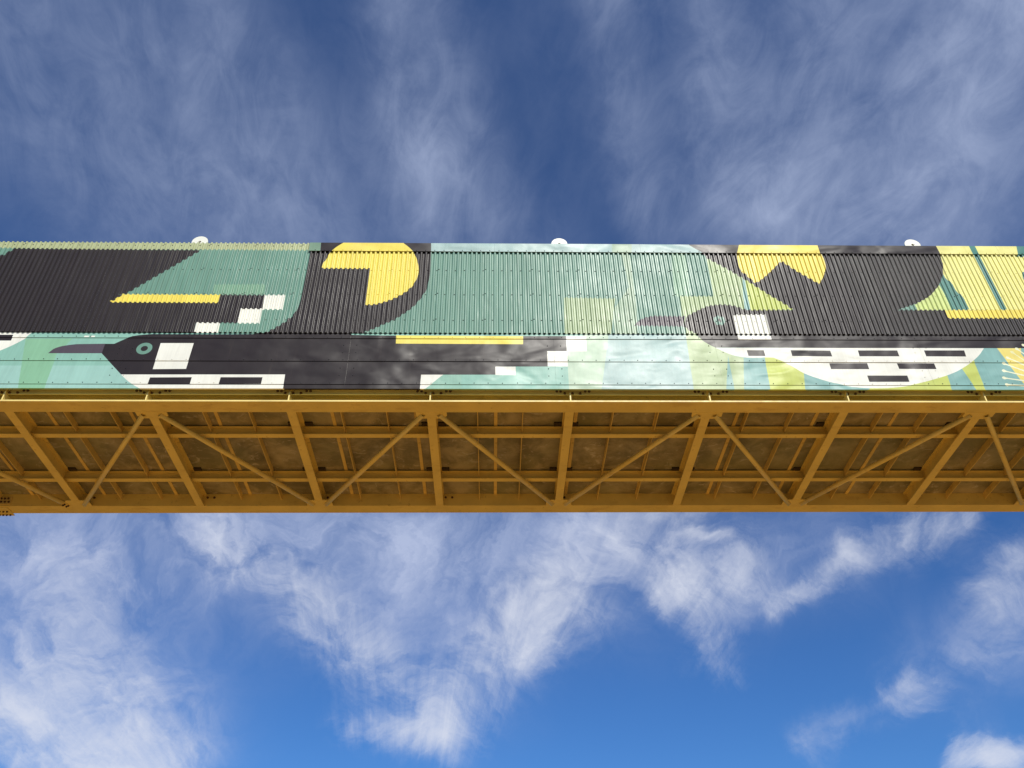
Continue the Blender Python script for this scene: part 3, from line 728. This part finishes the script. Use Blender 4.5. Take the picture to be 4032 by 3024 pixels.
while x < X1:
    spots.append((x, -.0995, 3.083 + RND.uniform(-.002, .002), .0078, paint_at(x, 3.083, T_FLASH, 'aqua_grey')))
    x += 2 * PITCH


def screw_mesh(mb, x, y, z, r, mi):
    n = 6
    b = len(mb.v)
    for rr, dy in ((r, 0.0), (r * .95, -.003), (r * .62, -.004), (r * .55, -.009)):
        mb.v += [(x + rr * math.cos(2 * math.pi * i / n), y + dy, z + rr * math.sin(2 * math.pi * i / n)) for i in range(n)]
    for k in range(3):
        for i in range(n):
            j = (i + 1) % n
            mb.f.append((b + k * n + i, b + k * n + j, b + (k + 1) * n + j, b + (k + 1) * n + i))
            mb.mi.append(mi)
            mb.sm.append(False)
    mb.f.append(tuple(b + 3 * n + i for i in range(n)))
    mb.mi.append(mi)
    mb.sm.append(False)


def screw_index(k):
    s = screw_mat(k)
    return 1 + PAINT_KEYS.index(s) if s else 0


CAM_POS = Vector((7.05871, -9.84596, -7.46435))
allsp = sorted([(s, Vector(s[:3])) for s in low + spots], key=lambda q: (q[1] - CAM_POS).length / q[0][3])
for s, _v in allsp[:100]:
    mb = MB()
    screw_mesh(mb, *s[:4], screw_index(s[4]))
    mb.build('screw', SCREW_MATS, bridge)
mb = MB()
for s, _v in allsp[100:]:
    screw_mesh(mb, *s[:4], screw_index(s[4]))
rest = mb.build('screw_rows', SCREW_MATS, bridge)
rest['kind'] = 'stuff'

# ---- edge beams: channels with their flanges turned outward -----------------
mb = MB()
mb.box(X0, X1, 0.0, Y_NEAR - .0, 0.0, .026)
mb.box(X0, X1, Y_NEAR - .018, Y_NEAR, .026, .40)
mb.box(X0, X1, .030, Y_NEAR, .40, .42)
mb.build('edge_beam', M_STEEL, bridge)
mb = MB()
mb.box(X0, X1, Y_FAR, Y_FAR + .243, 0.0, .026)
mb.box(X0, X1, Y_FAR, Y_FAR + .018, .026, .40)
mb.box(X0, X1, Y_FAR, Y_FAR + .20, .40, .42)
mb.build('edge_beam', M_STEEL, bridge)

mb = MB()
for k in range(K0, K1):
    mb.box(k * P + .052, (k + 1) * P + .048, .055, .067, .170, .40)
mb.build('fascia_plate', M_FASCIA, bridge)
# dark drip gap under the foot of the wall
mb = MB()
mb.box(X0, X1, -.030, .054, .306, .320)
mb.build('drip_tray', M_STEEL_DIRTY, bridge)

stiff = None
for k in range(K0, K1 + 1):
    x = k * P
    if k == K0:
        mb = MB()
        mb.box(x - .009, x + .009, .006, .0545, .0262, .255)
        mb.box(x - .009, x + .009, .0545, Y_NEAR - .0182, .0262, .1695)
        stiff = mb.build('stiffener', M_STEEL, bridge)
        s0 = stiff
    else:
        stiff = copy_part(s0, k * P - K0 * P)


def hex_bolt(axis, name='bolt', r=.0175, h=.017):
    mb = MB()
    n = 6
    ring = []

    def P3(a, b, c):
        return (a, c, b) if axis == 'y' else (a, b, c)
    for rr, d in ((r * 1.25, 0), (r * 1.25, -.003), (r, -.0032), (r, -h), (r * .55, -h - .001), (r * .5, -h - .010)):
        b = len(mb.v)
        mb.v += [P3(rr * math.cos(2 * math.pi * i / n + .3), rr * math.sin(2 * math.pi * i / n + .3), d) for i in range(n)]
        ring.append(b)
    for a, b in zip(ring, ring[1:]):
        for i in range(n):
            j = (i + 1) % n
            mb.f.append((a + i, a + j, b + j, b + i))
            mb.mi.append(0)
            mb.sm.append(False)
    mb.f.append(tuple(ring[-1] + i for i in range(n)))
    mb.mi.append(0)
    mb.sm.append(False)
    o = mb.build(name, M_BOLT, bridge)
    return o


first_y = hex_bolt('y')
first_z = hex_bolt('z', r=.015)
first = {'y': first_y, 'z': first_z}
used = {'y': False, 'z': False}


def bolt(axis, x, y, z):
    f = first[axis]
    if not used[axis]:
        used[axis] = True
        f.location = (x, y, z)
        return f
    c = f.copy()
    COL.objects.link(c)
    c.location = (x, y, z)
    c.rotation_euler = (0, 0, 0)
    return c


for k in range(-1, 9):
    for dx, z in ((-.192, .2305), (-.136, .2305), (-.075, .192), (.038, .192), (.152, .192), (.228, .2305), (.286, .2305)):
        if k > 6 and dx > -.05 and dx < .1:
            continue
        bolt('y', k * P + dx + .0, .0548, z)

# ---- floor beams, stringers, ribs, deck -------------------------------------
for k in range(K0, K1 + 1):
    if k == K0:
        mb = MB()
        x = k * P
        mb.box(x - .065, x + .065, Y_NEAR, Y_FAR, 0.0, .018)
        mb.box(x - .006, x + .006, Y_NEAR, Y_FAR, .018, .214)
        mb.box(x - .065, x + .065, Y_NEAR, Y_FAR, .214, .230)
        fb = mb.build('floor_beam', M_STEEL, bridge)
    else:
        copy_part(fb, (k - K0) * P)

STR_Y = (.957, 2.232)
for k in range(K0, K1):
    for yc in STR_Y:
        if k == K0 and yc == STR_Y[0]:
            mb = MB()
            xa, xb = k * P + .0062, (k + 1) * P - .0062
            mb.box(xa, xb, yc - .048, yc + .048, .060, .074)
            mb.box(xa, xb, yc - .004, yc + .004, .074, .198)
            mb.box(xa + .06, xb - .06, yc - .050, yc + .050, .198, .212)
            st0 = mb.build('stringer', M_STEEL, bridge)
        else:
            copy_part(st0, (k - K0) * P, yc - STR_Y[0])

rib0 = None
for k in range(K0, K1):
    for f in (1 / 3, 2 / 3):
        x = (k + f) * P
        if rib0 is None:
            mb = MB()
            for ya, yb in ((Y_NEAR, STR_Y[0] - .0045), (STR_Y[0] + .0045, STR_Y[1] - .0045), (STR_Y[1] + .0045, Y_FAR)):
                n = 1
                # plate with its ends nibbled round the stringer flanges
                mb.box(x - .005, x + .005, ya + .052, yb - .052, .122, .2335)
                mb.box(x - .005, x + .005, ya, ya + .052, .122, .197)
                mb.box(x - .005, x + .005, yb - .052, yb, .122, .197)
            rib0 = mb.build('deck_rib', M_STEEL_DIRTY, bridge)
            rx = x
        else:
            copy_part(rib0, x - rx)

st0s = None
for x in (-9.48, -8.25, -7.02, -5.79, -4.55, -3.31, -2.08, -.86, .366, 1.594, 2.863, 4.616, 5.880, 7.097, 8.322, 9.56, 10.805, 12.030, 13.260, 14.49, 15.72, 16.95, 18.18, 19.41, 20.64, 21.87, 23.1):
    if st0s is None:
        mb = MB()
        mb.box(x - .026, x + .026, Y_NEAR, Y_FAR, .2230, .2346)
        st0s = mb.build('joint_strip', M_STEEL_DIRTY, bridge)
        sx = x
    else:
        copy_part(st0s, x - sx)

for k in range(K0, K1):
    mb = MB()
    mb.box(k * P + .001, (k + 1) * P - .001, Y_NEAR, Y_FAR, Z_DECK, Z_DECK + .03)
    mb.build('deck_panel', M_SOFFIT, bridge)
mb = MB()
mb.box(X0, X1, -.0295, 3.2395, .421, .47)
mb.build('walkway', M_DECKTOP, bridge)

pad0 = None
for k in range(K0, K1 + 1):
    for yc in (.862, 2.150):
        for s in (-1, 1):
            if RND.random() < .12:
                continue
            x = k * P + s * .128
            if pad0 is None:
                mb = MB()
                mb.box(x - .060, x + .060, yc - .042, yc + .042, .206, .2340)
                pad0 = mb.build('bearing_pad', M_PAD, bridge)
                p0 = (x, yc)
            else:
                copy_part(pad0, x - p0[0], yc - p0[1])

# ---- bracing: gussets in the plane of the flanges, round tubes between them --
gn, gf = None, None
for k in range(K0, K1 + 1):
    x = k * P
    if k % 2:
        if gn is None:
            mb = MB()
            mb.prism([(x - .222, Y_NEAR - .002), (x + .232, Y_NEAR - .002), (x + .232, .352), (x + .150, .413), (x - .150, .413), (x - .222, .352)], -.003, .010)
            gn = mb.build('gusset_plate', M_STEEL, bridge)
            gx = x
        else:
            copy_part(gn, x - gx)
    else:
        if gf is None:
            mb = MB()
            mb.prism([(x - .150, 2.776), (x + .150, 2.776), (x + .216, 2.853), (x + .222, Y_FAR + .002), (x - .222, Y_FAR + .002), (x - .216, 2.853)], -.003, .010)
            gf = mb.build('gusset_plate', M_STEEL, bridge)
            hx = x
        else:
            copy_part(gf, x - hx)

for k in range(K0, K1):
    # odd station: near gusset; even station: far gusset
    if k % 2:
        a, b = (k * P + .118, .312, -.004), ((k + 1) * P - .105, 2.905, -.004)
    else:
        a, b = ((k + 1) * P - .118, .312, -.004), (k * P + .105, 2.905, -.004)
    if k == -1:
        b = ((k + 1) * P - .235, 2.835, -.004)
    mb = MB()
    mb.tube(a, b, .0385, 24, .033)
    br = mb.build('diagonal_tube', M_STEEL, bridge)
    if k == -1:
        mb = MB()
        mb.prism([(-.285, 2.820), (-.215, 2.795), (-.130, 2.920), (-.215, 2.965)], -.016, -.0035)
        mb.build('tube_end_plate', M_STEEL, bridge)
        for q in ((-.202, 2.866), (-.160, 2.915), (-.240, 2.895), (-.200, 2.938)):
            bolt('z', q[0], q[1], -.0162)

# splice of the far edge beam
mb = MB()
mb.prism([(-1.95, 2.985), (-1.225, 2.985), (-1.215, 3.262), (-1.95, 3.262)], -.014, -.0005)
mb.build('splice_plate', M_STEEL, bridge)
mb = MB()
mb.box(-1.95, -1.175, Y_FAR - .012, Y_FAR - .0005, .030, .178)
mb.build('splice_plate', M_STEEL_DIRTY, bridge)
for i in range(4):
    bolt('z', -1.275 - .064 * i, 3.112, -.0142)
    bolt('z', -1.27 - .060 * i, 3.228, -.0142)
    bolt('y', -1.235 - .060 * i, Y_FAR - .0122, .140)
    bolt('y', -1.210 - .064 * i, Y_FAR - .0122, .075)
for k in range(0, 8):
    for dx in (.095, .21) if k in (0, 1, 3) else (.11,):
        bolt('y', k * P + dx, Y_FAR - .0003, .160)

# ------------------------------------------------------------------ discs on the eave
DISC_LABELS = [
    'round cream disc with a hole, above the ribbed eave where there is no flashing',
    'round white disc with a hole and peg, above the pale green flashing',
    'half hidden round cream disc behind the dark grey flashing near the pale yellow paint',
]
for (x, z), lab in zip(((2.046, 3.512), (8.1915, 3.512), (14.349, 3.535)), DISC_LABELS):
    t = empty('roof_disc', (x, .14, 3.25), lab, 'roof disc', 'round discs along the top of the footbridge wall')
    mb = MB()
    mb.tube((x, .128, z), (x, .146, z), .136, 48, .024)
    d = mb.build('disc_plate', M_DISC, t)
    mb = MB()
    mb.tube((x, .1462, z), (x, .24, z), .030, 20, .0245)
    mb.face([(x + .0244 * math.cos(a), .20, z + .0244 * math.sin(a)) for a in [2 * math.pi * i / 20 for i in range(20)]])
    mb.build('hub_tube', M_DISC_HOLE, t)
    mb = MB()
    mb.box(x - .035, x + .035, .150, .158, 3.20, z - .030)
    mb.box(x - .035, x + .035, .158, .236, 3.20, 3.208)
    mb.build('bracket', M_DISC, t)
    mb = MB()
    mb.tube((x + .010, .095, z - .030), (x + .010, .130, z - .012), .0055, 10)
    mb.build('peg', M_DISC, t)

# ------------------------------------------------------------------ light and sky
SUN_EL, SUN_AZ = math.radians(43.0), math.radians(13.5)
sun_dir = Vector((math.sin(SUN_AZ) * math.cos(SUN_EL), -math.cos(SUN_AZ) * math.cos(SUN_EL), math.sin(SUN_EL)))
sl = bpy.data.lights.new('sun', 'SUN')
sl.energy = 4.5
sl.angle = math.radians(.53)
sl.color = (1.0, .965, .885)
so = bpy.data.objects.new('sun', sl)
so.rotation_euler = (-sun_dir).to_track_quat('-Z', 'Y').to_euler()
so.location = sun_dir * 60
COL.objects.link(so)

w = bpy.data.worlds.new('World')
SC.world = w
w.use_nodes = True
nt = NT(w.node_tree)
bg = w.node_tree.nodes['Background']
tc = nt.node('ShaderNodeTexCoord')
D = nt.vmath('NORMALIZE', tc.outputs['Generated'])
sky = nt.node('ShaderNodeTexSky', sky_type='NISHITA')
sky.sun_disc = False
sky.sun_elevation = SUN_EL
sky.sun_rotation = math.pi - SUN_AZ
sky.altitude = 300
sky.air_density = 1.0
sky.dust_density = .25
sky.ozone_density = 2.2
hs = nt.node('ShaderNodeHueSaturation')
nt.l.new(sky.outputs['Color'], hs.inputs['Color'])
hs.inputs['Saturation'].default_value = 1.18
hs.inputs['Value'].default_value = 1.0
# clearer, brighter air towards the horizon than the stock model gives
sz = nt.node('ShaderNodeSeparateXYZ')
nt.l.new(D, sz.inputs[0])
SKY_COL = nt.mix(1.0, hs.outputs['Color'], nt.mix(nt.ramp(sz.outputs[2], .2, .88), (.58, .90, 1.30), (.90, .98, 1.24)), 'MULTIPLY')

# cirrus drawn out by the wind along y: lines of constant x / z, all running to one point on the horizon
sep = nt.node('ShaderNodeSeparateXYZ')
nt.l.new(D, sep.inputs[0])
dz = nt.math('MAXIMUM', sep.outputs[2], .06)
u = nt.math('DIVIDE', nt.math('MULTIPLY_ADD', sep.outputs[1], .10, sep.outputs[0]), dz)
comb = nt.node('ShaderNodeCombineXYZ')
nt.put(comb.inputs[0], nt.math('ARCTANGENT', u))
nt.put(comb.inputs[1], sep.outputs[1])
FAN = comb.outputs[0]
streak = nt.noise(stretched(nt, FAN, 7.0, 6.0, 1, (.3, .7, 0)), 1.0, 7, .60, .9)
streak2 = nt.noise(stretched(nt, FAN, 17.0, 13.0, 1, (2.3, 1, 0)), 1.0, 8, .64, 1.2)
# soft lumps; the same noise also bends the directions so that the cloud bodies get ragged edges
nv = nt.node('ShaderNodeTexNoise')
nt.l.new(D, nv.inputs['Vector'])
nv.inputs['Scale'].default_value = 6.0
nv.inputs['Detail'].default_value = 9
nv.inputs['Roughness'].default_value = .62
nv.inputs['Distortion'].default_value = .5
wisp = nv.outputs['Fac']
off = nt.vmath('SCALE', nt.vmath('SUBTRACT', nv.outputs['Color'], (.5, .5, .5)), .085)
DW = nt.vmath('ADD', D, off)
thin, thick = 0.0, 0.0
for tx, ty, tz, nx, ny, nz, half, s, kind in SKY_CLOUDS:
    a = nt.math('ABSOLUTE', nt.vmath('DOT_PRODUCT', DW, (tx, ty, tz)))
    b = nt.vmath('DOT_PRODUCT', DW, (nx, ny, nz))
    over = nt.math('MAXIMUM', nt.math('SUBTRACT', a, half), 0.0)
    q = nt.math('MULTIPLY_ADD', over, over, nt.math('MULTIPLY', b, b))
    body = nt.math('POWER', .36788, q)
    if kind == 1:
        thin = nt.math('MULTIPLY_ADD', body, s, thin)
    else:
        thick = nt.math('MULTIPLY_ADD', body, s, thick)
# a thin veil behind the camera too, which the wall mirrors
behind = nt.ramp(sep.outputs[1], .15, -.35, 0.0, .10)
thin = nt.math('ADD', thin, behind)
st = nt.math('MULTIPLY_ADD', nt.ramp(streak2, .28, .74), .50, nt.math('MULTIPLY', nt.ramp(streak, .22, .78), .62))
tex1 = nt.math('MULTIPLY_ADD', st, .95, nt.math('MULTIPLY_ADD', nt.ramp(wisp, .22, .78), .40, .10))
# feathery bodies: the local cover shifts the threshold of a detailed noise
fine = nt.noise(stretched(nt, DW, 1, 1, 1.25, (3, 5, 2)), 10.5, 10, .66, 1.3)
# nearer the horizon the veil is seen flatter: lumpy rather than combed
low = nt.math('MULTIPLY_ADD', nt.ramp(fine, .25, .75), .75, nt.math('MULTIPLY_ADD', nt.ramp(wisp, .22, .78), .55, .20))
hi = nt.ramp(sep.outputs[2], .50, .72)
tex1 = nt.math('MULTIPLY_ADD', nt.ramp(fine, .28, .75), .20, tex1)
tex1 = nt.math('ADD', nt.math('MULTIPLY', tex1, hi), nt.math('MULTIPLY', low, nt.math('SUBTRACT', 1.0, hi)))
den1 = nt.math('MULTIPLY', thin, tex1)
fibre = nt.noise(stretched(nt, FAN, 11.0, 7.0, 1, (3, 5, 2)), 1.0, 9, .64, 1.4)
f = nt.math('MULTIPLY_ADD', fibre, .45, nt.math('MULTIPLY_ADD', wisp, .77, nt.math('MULTIPLY', fine, 1.00)))
val = nt.math('ADD', nt.math('MULTIPLY_ADD', thick, .92, -.20), nt.math('MULTIPLY_ADD', f, 1.75, -2.03))
den2 = nt.math('MULTIPLY', nt.ramp(val, -.32, 1.36, 0.0, .92), nt.ramp(thick, .0, .62))
# high thin ice veil (bluish) first, the lower brighter wisps in front of it
den1 = nt.math('MINIMUM', den1, .9)
VEIL, CLOUD = (5.0, 5.9, 8.3), (8.6, 9.0, 10.2)
col = nt.mix(den1, SKY_COL, nt.mix(nt.ramp(sz.outputs[2], .25, .75), (6.0, 6.8, 9.3), VEIL))
col = nt.mix(nt.math('MINIMUM', den2, .96), col, CLOUD)
nt.l.new(col, bg.inputs['Color'])
bg.inputs['Strength'].default_value = .085

# ------------------------------------------------------------------ camera
yaw, pitch, roll = .02797, .66931, -.01556
F = Vector((math.sin(yaw) * math.cos(pitch), math.cos(yaw) * math.cos(pitch), math.sin(pitch)))
R0 = Vector((math.cos(yaw), -math.sin(yaw), 0))
U0 = R0.cross(F)
R = R0 * math.cos(roll) + U0 * math.sin(roll)
U = -R0 * math.sin(roll) + U0 * math.cos(roll)
cam = bpy.data.cameras.new('camera')
cam.sensor_width = 36
cam.lens = 3350.36 / 4032 * 36
cam.clip_end = 20000
co = bpy.data.objects.new('camera', cam)
co.matrix_world = Matrix.Translation(CAM_POS) @ Matrix((R, U, -F)).transposed().to_4x4()
COL.objects.link(co)
SC.camera = co

SC.view_settings.view_transform = 'Standard'
SC.view_settings.look = 'None'
SC.view_settings.exposure = 0.0
SC.view_settings.gamma = 1.0
SC.view_settings.use_curve_mapping = False
SC.cycles.max_bounces = 8
SC.cycles.use_denoising = True
